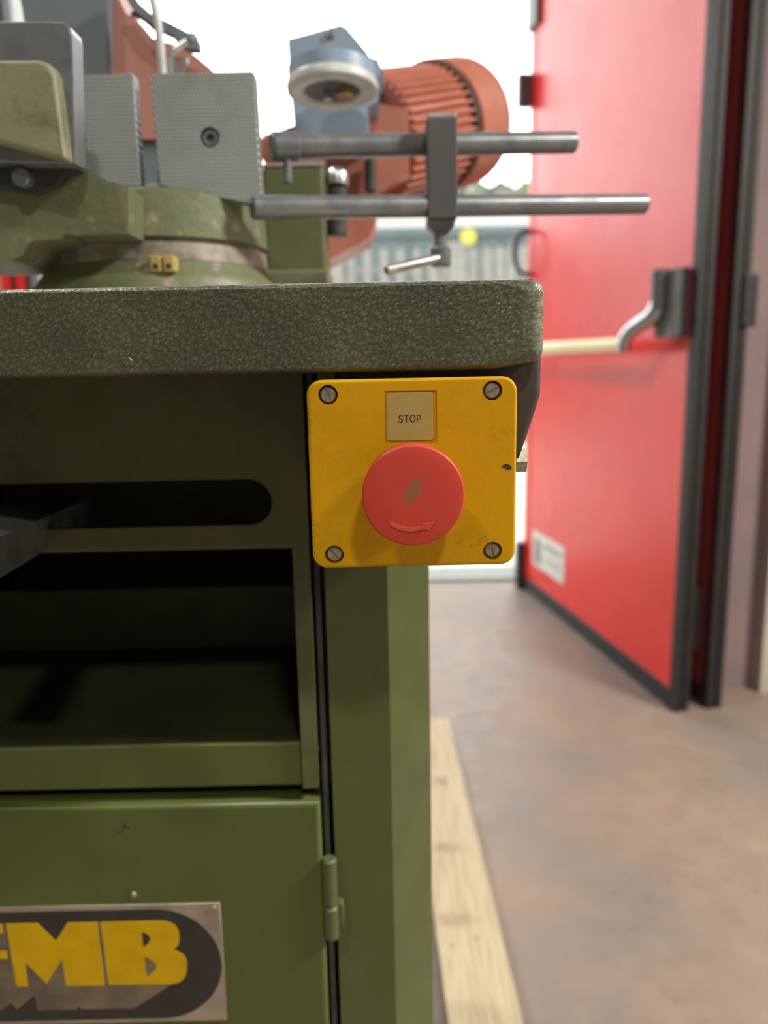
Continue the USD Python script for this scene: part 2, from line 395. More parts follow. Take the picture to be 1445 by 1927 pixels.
m_button = usdkit.material(stage, '/World/Looks/red_button_plastic', nodes, links, surface='p.BSDF')

# concrete floor: greyish brown, rubbed and stained
nodes = {'g': ('geometry', {}), 'p': ('principled_bsdf', {'specular_ior_level': 0.5}), 'n1': ('noise_texture', {'scale': 2.2, 'detail': 5, 'roughness': .6, 'distortion': .5}),
         'r1': ('rgb_ramp', {'ramp': [(0, (0.16, 0.135, 0.12)), (0.38, (0.19, 0.158, 0.138)), (0.55, (0.235, 0.175, 0.135)), (0.72, (0.27, 0.19, 0.14)), (1, (0.28, 0.24, 0.20))]}),
         'n2': ('noise_texture', {'scale': 14, 'detail': 6, 'roughness': .7}), 'r2': ('rgb_ramp', {'ramp': [(0, (0.82, 0.83, 0.84)), (0.45, (1, 1, 1)), (0.7, (1.12, 1.1, 1.08)), (1, (1.3, 1.3, 1.3))]}),
         'mu': ('mix_color', {'blend_type': 'multiply', 'fac': 1.0, 'use_clamp': False}), 'n3': ('noise_texture', {'scale': 55, 'detail': 3}), 'r3': ('rgb_ramp', {'ramp': [(0, (1, 1, 1)), (0.69, (1, 1, 1)), (0.74, (0.45, 0.42, 0.4)), (1, (0.4, 0.4, 0.4))]}),
         'mu2': ('mix_color', {'blend_type': 'multiply', 'fac': 1.0, 'use_clamp': False}), 'rr': ('map_range', {'from_min': .3, 'from_max': .7, 'to_min': .34, 'to_max': .6}), 'b': ('bump', {'strength': .25, 'distance': .002})}
links = [('g.position', x + '.vector') for x in ('n1', 'n2', 'n3')] + [('n1.fac', 'r1.fac'), ('n2.fac', 'r2.fac'), ('r1.color', 'mu.a'), ('r2.color', 'mu.b'), ('n3.fac', 'r3.fac'), ('mu.result', 'mu2.a'), ('r3.color', 'mu2.b'), ('mu2.result', 'p.base_color'),
         ('n2.fac', 'rr.value'), ('rr.result', 'p.roughness'), ('n2.fac', 'b.height'), ('b.normal', 'p.normal')]
m_floor = usdkit.material(stage, '/World/Looks/concrete_floor', nodes, links, surface='p.BSDF')

# softwood plank: streaky grain along y, a few knots
nodes = {'g': ('geometry', {}), 'p': ('principled_bsdf', {'roughness': .65}), 'm': ('mapping', {'scale': (60, 2.0, 60)}), 'n': ('noise_texture', {'scale': 4, 'detail': 6, 'distortion': .4}),
         'r': ('rgb_ramp', {'ramp': [(0, (0.28, 0.20, 0.11)), (0.38, (0.39, 0.305, 0.185)), (0.52, (0.46, 0.38, 0.245)), (0.7, (0.52, 0.45, 0.31)), (1, (0.56, 0.5, 0.37))]}), 'b': ('bump', {'strength': .4, 'distance': .001})}
links = [('g.position', 'm.vector'), ('m.vector', 'n.vector'), ('n.fac', 'r.fac'), ('n.fac', 'b.height'), ('b.normal', 'p.normal')]
col = 'r.color'
for k, (px, py, rr_, sq) in enumerate([(830, 1470, .016, (.6, .5, 1)), (840, 1595, .018, (.45, .8, 1)), (855, 1730, .022, (.5, .9, 1)), (898, 1765, .006, (1, .8, 1)), (851, 1780, .007, (1, .8, 1))]):
    q = G(px, py, 0.045)
    col = spot_mix(nodes, links, col, 'k%d' % k, tuple(q), rr_ * .2, rr_, (0.20, 0.12, 0.06), 60, .75, sq, .3, .6)
links.append((col, 'p.base_color'))
m_wood = usdkit.material(stage, '/World/Looks/softwood', nodes, links, surface='p.BSDF')

# cross-knurled jaw face: fine diamond relief in x and z
nodes = {'g': ('geometry', {}), 'p': ('principled_bsdf', {'base_color': (0.34, 0.34, 0.30), 'roughness': .5, 'metallic': .6}), 'sx': ('separate_xyz', {}),
         'a1': ('math', {'math_type': 'multiply_add', 'value2': 2.0}), 'w1': ('math', {'math_type': 'multiply', 'value2': 1250.0}), 'c1': ('math', {'math_type': 'sine'}),
         'a2': ('math', {'math_type': 'multiply_add', 'value2': -2.0}), 'w2': ('math', {'math_type': 'multiply', 'value2': 1250.0}), 'c2': ('math', {'math_type': 'sine'}), 'ad': ('math', {'math_type': 'maximum'}),
         'b': ('bump', {'strength': .45, 'distance': .0007}), 'n': ('noise_texture', {'scale': 50, 'detail': 5}), 'r': ('rgb_ramp', {'ramp': [(0, (0.22, 0.24, 0.235)), (0.5, (0.29, 0.315, 0.31)), (1, (0.33, 0.355, 0.35))]}),
         'mr': ('map_range', {'from_min': -1, 'from_max': 1, 'to_min': .84, 'to_max': 1.0}), 'mu': ('mix_color', {'blend_type': 'multiply', 'fac': 1.0})}
links = [('g.position', 'sx.vector'), ('sx.x', 'a1.value1'), ('sx.z', 'a1.value3'), ('a1.value', 'w1.value1'), ('w1.value', 'c1.value1'), ('sx.x', 'a2.value1'), ('sx.z', 'a2.value3'), ('a2.value', 'w2.value1'), ('w2.value', 'c2.value1'),
         ('c1.value', 'ad.value1'), ('c2.value', 'ad.value2'), ('ad.value', 'b.height'), ('b.normal', 'p.normal'), ('g.position', 'n.vector'), ('n.fac', 'r.fac'), ('ad.value', 'mr.value'), ('r.color', 'mu.a'), ('mr.result', 'mu.b'), ('mu.result', 'p.base_color')]
m_knurl = usdkit.material(stage, '/World/Looks/knurled_steel', nodes, links, surface='p.BSDF')

# halftone-hatched bare metal behind the letters of the nameplate
nodes = {'g': ('geometry', {}), 'p': ('principled_bsdf', {'roughness': .45, 'metallic': .4}), 'sx': ('separate_xyz', {}), 'a': ('math', {'math_type': 'add'}), 'w': ('math', {'math_type': 'multiply', 'value2': 5200.0}), 's': ('math', {'math_type': 'sine'}),
         'r': ('rgb_ramp', {'ramp': [(0, (0.06, 0.05, 0.035)), (0.45, (0.10, 0.085, 0.06)), (0.6, (0.30, 0.25, 0.18)), (1, (0.34, 0.28, 0.2))]}), 'mr': ('map_range', {'from_min': -1, 'from_max': 1, 'to_min': 0, 'to_max': 1}),
         'n': ('noise_texture', {'scale': 45, 'detail': 5}), 'rn': ('rgb_ramp', {'ramp': [(0, (.6, .6, .6)), (.4, (.75, .75, .75)), (.65, (1.2, 1.2, 1.15)), (1, (1.3, 1.3, 1.2))]}), 'mu': ('mix_color', {'blend_type': 'multiply', 'fac': 1.0, 'use_clamp': False})}
links = [('g.position', 'sx.vector'), ('sx.x', 'a.value1'), ('sx.z', 'a.value2'), ('a.value', 'w.value1'), ('w.value', 's.value1'), ('s.value', 'mr.value'), ('mr.result', 'r.fac'), ('g.position', 'n.vector'), ('n.fac', 'rn.fac'), ('r.color', 'mu.a'), ('rn.color', 'mu.b'), ('mu.result', 'p.base_color')]
m_hatch = usdkit.material(stage, '/World/Looks/hatched_metal', nodes, links, surface='p.BSDF')

# ------------------------------------------------------------------ setting
F = G(985, 1106); N = G(1266, 1338)
YW = F[1] + 0.10                        # inner face of the front wall
XR = 1.075; XL = -3.6; YBK = -4.2; ZC = 4.0
xl_open = P(59, 520, YW)[0]; xr_open = F[0] + 0.22
obj('floor', box(XL - .2, 4.4, YBK - .2, YW + .25, -0.12, 0), m_floor, label='worn grey-brown concrete workshop floor', kind='structure')
obj('ceiling', box(XL - .2, 4.4, YBK - .2, YW + .25, ZC, ZC + .2), m_ceiling, label='pale workshop ceiling', kind='structure')
XW = 4.2
obj('wall_right', box(XW, XW + .2, YBK - .2, YW + .25, 0, ZC), m_ceiling, label='pale workshop wall far to the right', kind='structure')
obj('wall_left', box(XL - .2, XL, YBK - .2, YW + .25, 0, ZC), m_ceiling, label='pale workshop wall on the left', kind='structure')
obj('wall_back', box(XL, XW, YBK - .2, YBK, 0, ZC), m_ceiling, label='pale workshop wall behind the viewer', kind='structure')
wf = thing('wall_front', (0, YW, 0), label='workshop front wall around the open doorway', kind='structure')
obj('pier', box(XL, xl_open - .06, YW, YW + .25, 0, ZC), m_wall, wf)
obj('pier', box(xr_open, XR, YW, YW + .25, 0, ZC), m_wall, wf)
obj('pier', box(XR, 4.2, 2.08, YW + .25, 0, ZC), m_wall, wf)
obj('pier', box(0.965, XR, 2.125, YW + .25, 0, ZC), m_mauve, wf)
obj('lintel', box(xl_open - .06, xr_open, YW, YW + .25, 3.05, ZC), m_wall, wf)
obj('jamb', box(xl_open - .062, xl_open, YW - .03, YW + .27, 0, 3.05), m_white, wf)
obj('yard_ground', box(-60, 60, YW + .25, 90, -0.14, -0.02), m_yard, label='bright pale concrete yard outside the doorway', kind='structure')
tr = thing('trim_1', (0, YW, 0), label='grey metal threshold strip across the doorway', kind='structure')
obj('strip', box(xl_open, xr_open, YW + .02, YW + .09, -.01, 0.012), m_steel, tr)
obj('strip', box(xl_open, xr_open, YW + .14, YW + .25, -.01, 0.006), m_steel, tr)

# the folded door leaves, each in its own frame: s along the leaf, t into its thickness, z up
dA = (F - N) / np.linalg.norm(F - N); LA = np.linalg.norm(F - N)
nA = np.array([dA[1], -dA[0], 0])       # to the right, away from the visible face


def leaf_tf(mesh, org=N, d=dA, n=nA):
    v, f = arr(mesh)
    w = org + v[:, :1] * d + v[:, 1:2] * n + v[:, 2:3] * np.array([0, 0, 1.0])
    return trimesh.Trimesh(w, f, process=False)


def LP(px, py, t=0.0):
    d = ray(px, py); o = N + nA * t
    k = (o - CAM).dot(nA) / d.dot(nA); q = CAM + d * k - o
    return q.dot(dA), q[2] + o[2]


TH = 0.038; HD = 2.95
da = thing('door_1', N, label='glossy red folding door leaf with cream panic bar and black rubber edges', kind='structure')
obj('leaf_panel', leaf_tf(rbox(0.017, LA - 0.03, 0, TH, 0.055, HD, 0.004)), m_door_red, da)
# near end profile: two black ribs with a groove
prof = unary_union([sbox(-.010, -.004, .018, .014), sbox(-.003, .006, .018, TH - .006), sbox(-.008, TH - .014, .018, TH + .003)])
obj('edge_gasket', leaf_tf(ext_z(prof, 0.0, HD)), m_black, da, label='black rubber edge profile')
obj('bottom_seal', leaf_tf(rbox(0.02, LA - .03, -.004, TH + .004, 0.0, 0.058, .003)), m_black, da, label='black rubber bottom seal')
obj('edge_frame', leaf_tf(rbox(LA - .05, LA, -.003, TH + .003, 0.03, HD, .003)), m_door_red, da)
s_, z_ = LP(986, 1080); obj('foot_bolt', leaf_tf(rbox(LA - .02, LA + .035, -.03, .04, 0.0, .20, .008)), m_black, da)
s_, z_ = LP(1008, 20); obj('hinge', leaf_tf(rbox(LA - .09, LA + .01, -.018, .01, z_ - .06, z_ + .2, .006)), m_darkgrey, da)
s_, z_ = LP(990, 172, -.02); obj('hinge', leaf_tf(rbox(LA - .02, LA + .012, -.055, .0, z_ - .06, z_ + .06, .01)), m_darkgrey, da)
s_, zt = LP(1005, 436); s_, zb = LP(1005, 512)
hp = [(LA - .035, 0, zt), (LA - .035, -.04, zt), (LA - .035, -.062, zt - .03), (LA - .035, -.062, zb + .03), (LA - .035, -.04, zb), (LA - .035, 0, zb)]
obj('pull_handle', leaf_tf(tube(spline(hp, 40), .009)), m_black, da, label='black loop pull handle')
st = [LP(1003, 996), LP(1062, 1040), LP(1062, 1104), LP(1003, 1060)]
s0, s1_ = st[1][0], st[0][0]; z1_, z0_ = st[0][1], st[3][1]
sk = obj('sticker', leaf_tf(box(s0, s1_, -.0015, .001, z0_, z1_)), m_paper, da, label='white printed sticker')
hs, hz = s1_ - s0, z1_ - z0_
obj('print_block', leaf_tf(box(s0 + .70 * hs, s0 + .93 * hs, -.0022, 0, z0_ + .10 * hz, z0_ + .8 * hz)), m_ink_grey, sk)
for k, (a, b, zz, hh) in enumerate([(.08, .6, .72, .05), (.14, .6, .64, .03), (.1, .55, .42, .02), (.1, .6, .34, .02), (.1, .5, .26, .02)]):
    obj('print_line', leaf_tf(box(s0 + a * hs, s0 + b * hs, -.0022, 0, z0_ + zz * hz, z0_ + (zz + hh) * hz)), m_ink_grey if k != 0 else m_ink, sk)
# panic bar
bs, bz0 = LP(1270, 636); _, bz1 = LP(1275, 508); bsl = LP(1256, 570, -.03)[0]
pb = obj('panic_bar', leaf_tf(tube([(bsl + .10 + k * (LA - bsl - .22) / 10, -.095, LP(1120, 651, -.095)[1]) for k in range(11)], .021, 20)), m_bar_yellow, da, label='cream yellow panic push bar')
obj('lock_case', leaf_tf(rbox(bsl - .055, bsl - .005, -.045, 0.0, bz0, bz1, .004)), m_darkgrey, pb, label='dark grey lock case')
c0 = LP(1262, 530, -.05); zc = LP(1120, 651, -.095)[1]
obj('pivot_barrel', leaf_tf(rod((bsl + .0, -.052, zc + .085), (bsl + .0, -.052, bz1 + .0), .0225, .002)), m_darkgrey, pb)
obj('arm', leaf_tf(tube(spline([(bsl + .005, -.052, zc + .10), (bsl + .012, -.06, zc + .075), (bsl + .05, -.078, zc + .05), (bsl + .085, -.094, zc + .025), (bsl + .1, -.096, zc - .018)], 30), np.linspace(.023, .0175, 30), 18)), m_chrome, pb, label='curved satin metal arm')
obj('lower_bracket', leaf_tf(rbox(bsl - .012, bsl + .03, -.05, 0, bz0, bz0 + .055, .006)), m_darkgrey, pb)

NB = G(1328, 1332); dB = dA; nB = nA
db = thing('door_2', NB, label='second red door leaf, painted dark for shade, folded close behind the first one', kind='structure')
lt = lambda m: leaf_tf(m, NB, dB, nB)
obj('leaf_panel', lt(rbox(0.017, LA - .06, 0, TH, 0.055, HD, 0.004)), m_red_shaded, db)
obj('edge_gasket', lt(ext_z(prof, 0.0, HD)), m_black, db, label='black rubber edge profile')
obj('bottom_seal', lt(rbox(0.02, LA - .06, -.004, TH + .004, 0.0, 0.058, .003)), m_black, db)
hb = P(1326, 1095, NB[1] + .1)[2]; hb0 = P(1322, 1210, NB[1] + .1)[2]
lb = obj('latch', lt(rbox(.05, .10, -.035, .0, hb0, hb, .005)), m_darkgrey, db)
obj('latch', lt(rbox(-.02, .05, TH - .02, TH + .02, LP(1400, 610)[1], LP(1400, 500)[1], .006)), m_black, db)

YL = YW - .12
xc_ = P(30, 520, YL)[0]
dc = thing('door_3', (xc_, YL, 0), label='red door leaves folded together at the left side of the doorway', kind='structure')
for p0_, p1_ in ((-1, 20), (28, 48)):
    obj('leaf_panel', rbox(P(p0_, 525, YL)[0], P(p1_, 525, YL)[0], YL, YW - .045, .05, HD, .004), m_door_red, dc)
for p0_, p1_ in ((20, 28), (48, 60)):
    obj('edge_gasket', rbox(P(p0_, 525, YL)[0] + .0005, P(p1_, 525, YL)[0] - .0005, YL - .008, YW - .045, .0, HD, .003), m_black, dc)

# ------------------------------------------------------------------ outdoors
YF = 9.0
fence = thing('picket_fence', (1.0, YF, 0), label='white picket fence across the yard, in front of the grey wall', category='fence')
zt_ = P(800, 466, YF)[2]; zr = P(800, 503, YF)[2]
xs = [629 + 31 * k for k in range(-18, 6)]
tops = []
for px in xs + [815, 838, 862, 889, 917, 940, 962, 985, 1008, 1031, 1054]:
    x = P(px, 500, YF)[0]; w = .040 if px < 800 else .052
    pl = Polygon([(x - w, -0.02), (x + w, -0.02), (x + w, zt_ - .05), (x + w * .6, zt_ - .012), (x, zt_), (x - w * .6, zt_ - .012), (x - w, zt_ - .05)])
    obj('picket', ext_y(pl, YF - .02, YF + .02), m_picket, fence)
x0, x1 = P(60, 500, YF)[0], P(1075, 500, YF)[0]
obj('rail', box(x0, x1, YF + .02, YF + .07, zr - .06, zr + .03), m_picket, fence)
obj('rail', box(x0, x1, YF + .02, YF + .07, .4, .5), m_picket, fence)
for px in (629, 860):
    x = P(px, 500, YF)[0]
    obj('post', rbox(x - .1, x + .1, YF - .06, YF + .09, -.02, zt_ + .12 if px < 700 else zt_ + .05, .015), m_picket, fence)
YG = 12.0
gw = thing('grey_shed', (0, YG, 0), label='long grey clad shed behind the white picket fence', category='shed')
zg = P(840, 427, YG)[2]; gx0, gx1 = P(-100, 430, YG)[0], P(1120, 430, YG)[0]
n_p = 14
for k in range(n_p):
    a = gx0 + (gx1 - gx0) * k / n_p; b = gx0 + (gx1 - gx0) * (k + 1) / n_p
    obj('cladding_panel', rbox(a + .006, b - .006, YG, YG + .06, -.02, zg - .12, .008), m_greywall, gw)
obj('fascia', rbox(gx0 - .05, gx1 + .05, YG - .05, YG + .1, zg - .14, zg, .01), m_greywall, gw)
obj('core', box(gx0, gx1, YG + .05, YG + 3, -.02, zg - .16), m_greywall, gw)
q = P(881, 446, YG - .08)
sg = thing('round_sign', q, label='small round yellow sign with a cross on the grey shed', category='sign')
obj('disc', rod(q, q + np.array([0, .026, 0]), .118, .004, 40), m_yellow_flat, sg)
obj('cross', [box(q[0] - .06, q[0] + .06, q[1] - .004, q[1] + .002, q[2] - .010, q[2] + .010), box(q[0] - .010, q[0] + .010, q[1] - .004, q[1] + .002, q[2] - .06, q[2] + .06)], m_ink_grey, sg)
YH = 20.0
wb = thing('white_hall', (0, YH, 0), label='low white flat-roofed hall showing above the grey shed', category='building')
zw = P(840, 402, YH)[2]; a, b = P(650, 410, YH)[0], P(1110, 410, YH)[0]
obj('wall', box(a, b, YH, YH + 5, -.02, zw), m_white, wb); obj('roof_edge', rbox(a - .1, b + .1, YH - .15, YH + .2, zw - .02, zw + .12, .02), m_white, wb)
ye = P(788, 366, YH + 12)
yb = thing('yellow_container', (ye[0], YH + 12, 0), label='yellow container seen just under the orange motor', category='container')
obj('body', rbox(ye[0] - 1.0, ye[0] + .6, YH + 12, YH + 14, -.02, ye[2], .05), m_yellow_flat, yb)
obj('roof_edge', rbox(ye[0] - .9, ye[0] + .3, YH + 11.95, YH + 12.2, ye[2] - .05, ye[2] + .3, .03), m_yellow_flat, yb)
YO = 42.0
hx0, hx1 = P(850, 360, YO)[0], P(1120, 360, YO)[0]; hze = P(900, 366, YO)[2]
h = thing('house', ((hx0 + hx1) / 2, YO, 0), label='tall beige house with three gabled dormers beyond the white hall', category='house')
obj('wall', box(hx0, hx1, YO, YO + 9, -.02, hze), m_house, h)
for k, (pa, pb_, peak, py_e, py_p) in enumerate([(868, 914, 886, 352, 334), (918, 966, 940, 356, 341), (970, 1040, 1004, 352, 338)]):
    Y = YO - .1
    x0, x1 = P(pa, 360, Y)[0], P(pb_, 360, Y)[0]; xp = P(peak, 350, Y)[0]; ze = P(peak, py_e, Y)[2]; zp = P(peak, py_p, Y)[2]
    gb = obj('gable', ext_y([(x0, hze - .1), (x1, hze - .1), (x1, ze), (xp, zp - .12), (x0, ze)], Y, Y + 6), m_house, h)
    for xe in (x0, x1):
        e = (xp - xe) / abs(xp - xe)
        obj('roof', ext_y(Polygon([(xe - .25 * e, ze - .12), (xp, zp), (xp, zp - .16), (xe - .25 * e, ze - .28)]), Y - .25, Y + 6.2), m_roof, h)
    wx = (x0 + x1) / 2 + .1
    wi = obj('window', rbox(wx - .34, wx + .34, Y - .05, Y + .05, hze + .02, ze + .05, .02), m_white, h); obj('pane', box(wx - .28, wx + .28, Y - .07, Y, hze + .08, ze), m_pane, wi)
rng = np.random.default_rng(3)
for k, (px, py, r, Y, lab) in enumerate([(895, 362, .75, 30, 'low olive green bush before the left house'), (948, 367, .7, 33, 'low olive green bush before the middle house'), (984, 358, .8, 37, 'olive green tree beside the red door edge')]):
    c = P(px, py, Y); t = thing('tree', (c[0], Y, 0), label=lab, category='tree')
    s = trimesh.creation.icosphere(4, 1.0); v = s.vertices * (1 + .5 * (meshkit.fbm(s.vertices * 3.2 + k * 9, 4, k)[:, None] - .5))
    obj('crown', (v * r * np.array([1, 1, 2.6]) + c - np.array([0, 0, r * 2.3]), s.faces), m_leaf, t, smooth=False)
    obj('trunk', rod((c[0], Y, -.02), (c[0], Y, c[2] - r * 3), .16, .01, 12), m_roof, t)

# ------------------------------------------------------------------ machine stand
YP, YD, YPOST = 0.44, 0.437, 0.445
zr_bot = P(600, 702, 0.322)[2]                      # underside of the table casting
xpl = P(619, 1300, YPOST)[0]                        # left edge of the corner post
xe_, ye_ = P(735, 1400, YPOST)[0], None
CH = 0.0265
xsR = xe_ + CH                                      # right face of the stand
XSL = -0.52
ms = thing('machine_stand', (xsR - .25, .66, 0), label='olive green sheet metal machine stand with slotted front and hinged door', category='machine stand')
slot_y0, slot_y1 = 899, 990
q0, q1 = P(512, 945, YP), P(512, 899, YP)
zs1, zs0 = P(300, 905, YP)[2], P(300, 992, YP)[2]; xs_r = q0[0]
slot = LineString([(-0.44, (zs0 + zs1) / 2), (xs_r - (zs1 - zs0) / 2, (zs0 + zs1) / 2)]).buffer((zs1 - zs0) / 2, quad_segs=16)
xo_r = P(553, 1100, YP)[0]; zo1 = P(300, 1036, YP)[2]; zo0 = P(300, 1407, YP)[2]
opening = sbox(-0.45, zo0 - .05, xo_r, zo1)
xfr = P(590, 1250, YP)[0]; zl0 = P(400, 1487, YP)[2]
panel = sbox(XSL, zl0, xfr, zr_bot).difference(slot).difference(opening)
obj('front_panel', ext_y(panel, YP, YP + .004), m_green_worn, ms)
obj('panel_return', box(xfr - .003, xfr, YP + .004, YP + .03, zl0, zr_bot), m_green, ms)
obj('recess_shade_strip', box(xfr - .001, xpl + .004, YP + .022, YP + .025, zl0 - .01, zr_bot), m_shade_brown, ms)  # strip added to paint the shade between panel and post
obj('tray_lip', rbox(-0.452, xo_r - .0005, YP + .0025, YP + .0065, zl0 + .0005, zo0, .0015), m_green, ms)
zfl = zo0 - .004; YBW = zfl and (HC - zfl) / math.tan(math.radians(20.9)); YBW = max(YBW, .6)
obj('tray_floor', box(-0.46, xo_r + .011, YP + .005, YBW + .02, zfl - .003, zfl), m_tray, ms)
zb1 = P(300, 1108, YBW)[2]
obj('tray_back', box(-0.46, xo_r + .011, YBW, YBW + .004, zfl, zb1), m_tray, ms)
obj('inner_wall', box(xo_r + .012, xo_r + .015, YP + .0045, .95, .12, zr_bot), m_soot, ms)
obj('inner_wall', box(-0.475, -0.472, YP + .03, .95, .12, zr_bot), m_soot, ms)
# corner post with its 45 degree chamfer, wrapping round to the right side
post = Polygon([(xpl, YPOST), (xe_, YPOST), (xsR, YPOST + CH), (xsR, .98), (xsR - .003, .98), (xsR - .003, YPOST + CH + .002), (xe_ - .002, YPOST + .003), (xpl + .003, YPOST + .003), (xpl + .003, YPOST + .03), (xpl, YPOST + .03)])
obj('corner_post', ext_z(post, 0.105, zr_bot), m_post, ms)
obj('side_panel', box(XSL - .004, XSL, YP, .98, .105, zr_bot), m_green, ms)
obj('back_panel', box(XSL, xsR, .976, .98, .105, zr_bot), m_green, ms)
obj('base_frame', rbox(XSL, xsR, YP + .02, .98, .045, .107, .006), m_soot, ms)
zd1 = P(300, 1518, YD)[2]; xd = P(606, 1650, YD)[0]
dr = obj('stand_door', bev_y(sbox(-0.47, .14, xd, zd1), YD, YD + .018, .003), m_green, ms, smooth=50)
# hinge
hx = P(621, 1700, YD - .004)[0]; hz1, hzm, hz0 = (P(621, y, YD - .004)[2] for y in (1624, 1712, 1776))
hg = obj('hinge', [rod((hx, YD + .001, hz0), (hx, YD + .001, hzm - .0005), .0048, .0015), rod((hx, YD + .001, hzm + .0005), (hx, YD + .001, hz1), .0048, .001)], m_green_worn, ms)
zt0, zt1_ = P(640, 1756, YD)[2], P(640, 1704, YD)[2]; xt = P(648, 1730, YD)[0]
obj('hinge_leaf', bev_y(Polygon([(hx, zt0), (xt, zt0 + .001), (xt - .002, (zt0 + zt1_) / 2), (xt - .0005, zt1_ - .002), (xt - .002, zt1_), (hx, zt1_)]), YPOST - .006, YPOST + .001, .001), m_green_worn, hg)
for px, py, r in ((252, 1683, .0020), (238, 1554, .0016)):
    q = P(px, py, YD); obj('rivet', rod(q + [0, .001, 0], q - [0, .0012, 0], r, .0006), m_screw if px == 252 else m_soot, ms)
# nameplate on the door
YN = YD - .0012
def NZ(pts):   # traced in the enlarged crop of the plate
    return XZ([(x * .3045, 1680 + y * .3045) for x, y in pts], YN)
def arc(p0, pm, p1, n=12):
    p0, pm, p1 = map(np.array, (p0, pm, p1)); t = np.linspace(0, 1, n)[:, None]; c = 2 * pm - (p0 + p1) / 2.0
    return [tuple(x) for x in (1 - t) ** 2 * p0 + 2 * t * (1 - t) * c + t ** 2 * p1]
p_tr = P(413, 1700, YN); zpb = p_tr[2] - .088; xpl0 = P(-190, 1711, YN)[0]
npl = obj('nameplate', bev_y(sbox(xpl0, zpb, p_tr[0], p_tr[2]), YN, YD + .0005, .0003), m_plate, ms, label='aluminium nameplate with yellow letters on a black oval')
zc1, zc0 = P(200, 1713, YN)[2], zpb + (p_tr[2] - P(200, 1713, YN)[2]) - .0005
rx = P(418, 1825, YN)[0]; rr0 = (zc1 - zc0) / 2
oval = LineString([(xpl0 + rr0 + .003, (zc0 + zc1) / 2), (rx - rr0, (zc0 + zc1) / 2)]).buffer(rr0, quad_segs=24)
obj('black_oval', ext_y(oval, YN - .00015, YN + .0005), m_platedark, npl)
shadow = NZ([(-420, 196), (40, 190), (100, 200), (345, 300), (612, 180), (640, 180), (1000, 400), (1085, 552), (1060, 565), (830, 713), (505, 718), (487, 700), (470, 720), (232, 725), (215, 630), (108, 718), (65, 680), (10, 725), (-420, 730)])
notch = Polygon(NZ([(232, 150), (325, 278), (418, 150)]))
obj('letter_shadow', ext_y(Polygon(shadow).buffer(0).difference(notch), YN - .00028, YN + .0005), m_hatch, npl)
lm = NZ([(40, 190), (232, 186), (345, 297), (418, 183), (603, 179), (650, 570), (410, 572), (385, 410), (290, 560), (158, 428), (175, 577), (103, 577)])
obj('letter', ext_y(lm, YN - .00042, YN + .0005), m_plateyellow, npl, smooth=False)
lbp = Polygon(NZ([(622, 179), (940, 171)] + arc((1010, 171), (1085, 205), (1108, 275)) + arc((1108, 290), (1098, 325), (1065, 348), 6) + arc((1070, 350), (1140, 390), (1155, 455)) + arc((1155, 470), (1130, 535), (1060, 563)) + [(673, 567)]))
for hpts in (arc((876, 238), (930, 280), (884, 336)), arc((893, 392), (968, 450), (905, 516))):
    lbp = lbp.buffer(0).difference(Polygon(NZ(hpts)))
obj('letter', ext_y(lbp, YN - .00042, YN + .0005), m_plateyellow, npl, smooth=False)
lf = NZ([(-330, 196), (16, 191), (22, 248), (-130, 252), (-122, 360), (44, 356), (48, 406), (-116, 410), (-96, 580), (-290, 582)])
obj('letter', ext_y(lf, YN - .00042, YN + .0005), m_plateyellow, npl, smooth=False)
q = P(403, 1708, YN); obj('plate_rivet', rod(q + [0, .001, 0], q - [0, .001, 0], .0016, .0005), m_screw, npl)
# flat lever leaning out of the slot
l0, l1 = P(125, 958, .56), P(-95, 1052, .33)
lv = thing('flat_lever', P(100, 960, YP), label='dark flat steel lever sticking out of the rounded slot', category='lever')
obj('bar', prism(l0, l1, .030, .022, (0.25, 0, 1)), m_steel_dark, lv)

# ------------------------------------------------------------------ work table casting
XT1 = P(1023, 600, 0.325)[0]
wt = thing('work_table', (-.2, .64, zr_bot), label='heavy cast machine table with green hammer finish, worn end and metal highlight edge', category='table')
sph = trimesh.creation.icosphere(3, 1.0).vertices
bl = lambda x, y, z, r: np.array([x, y, z]) + sph * np.asarray(r)
e1_, ez_ = .0045, .0022
pts = [bl(x, y, z, (.001, e1_, ez_)) for x in (-.62, XT1 - .02) for y in (.322 + e1_, .99 - e1_) for z in (zr_bot + ez_, TOPZ - ez_)]
pts += [bl(XT1 - .0055, .322 + .0045, TOPZ - .0060, (.0055, .0045, .0060)), bl(XT1 - .0055, .322 + .0045, zr_bot + .0075, (.0055, .0045, .0050)), bl(XT1 - .0055, .98, TOPZ - .0060, (.0055, .0045, .0060)), bl(XT1 - .0055, .98, zr_bot + .0075, (.0055, .0045, .005))]
tb = hull_pts(np.vstack(pts))
obj('table_casting', tb, m_hammer, wt, smooth=50)
gus = Polygon(XZ([(630, 694), (1000, 668), (1016, 672), (1014, 742), (1004, 775), (988, 822), (974, 862), (630, 880)], .345))
obj('end_web', bev_y(gus.convex_hull, .340, .362, .003), m_shade_brown, wt, smooth=50)  # shade put in its colour; widened to darken the gap above the box
qb = P(980, 866, .352); hexp = Polygon([(qb[1] + .0058 * math.cos(a), qb[2] + .0058 * math.sin(a)) for a in np.arange(6) * math.pi / 3])
hb_ = trimesh.creation.extrude_polygon(hexp, .016, engine='earcut'); hv = hb_.vertices.copy(); hb_.vertices = np.stack([qb[0] - .014 + hv[:, 2], hv[:, 0], hv[:, 1]], 1)
obj('hex_bolt', hb_, m_screw, wt)
q = P(240, 681, .322); obj('plug', rod(q + [0, .003, 0], q - [0, .0006, 0], .0022, .0005), m_hammer, wt)

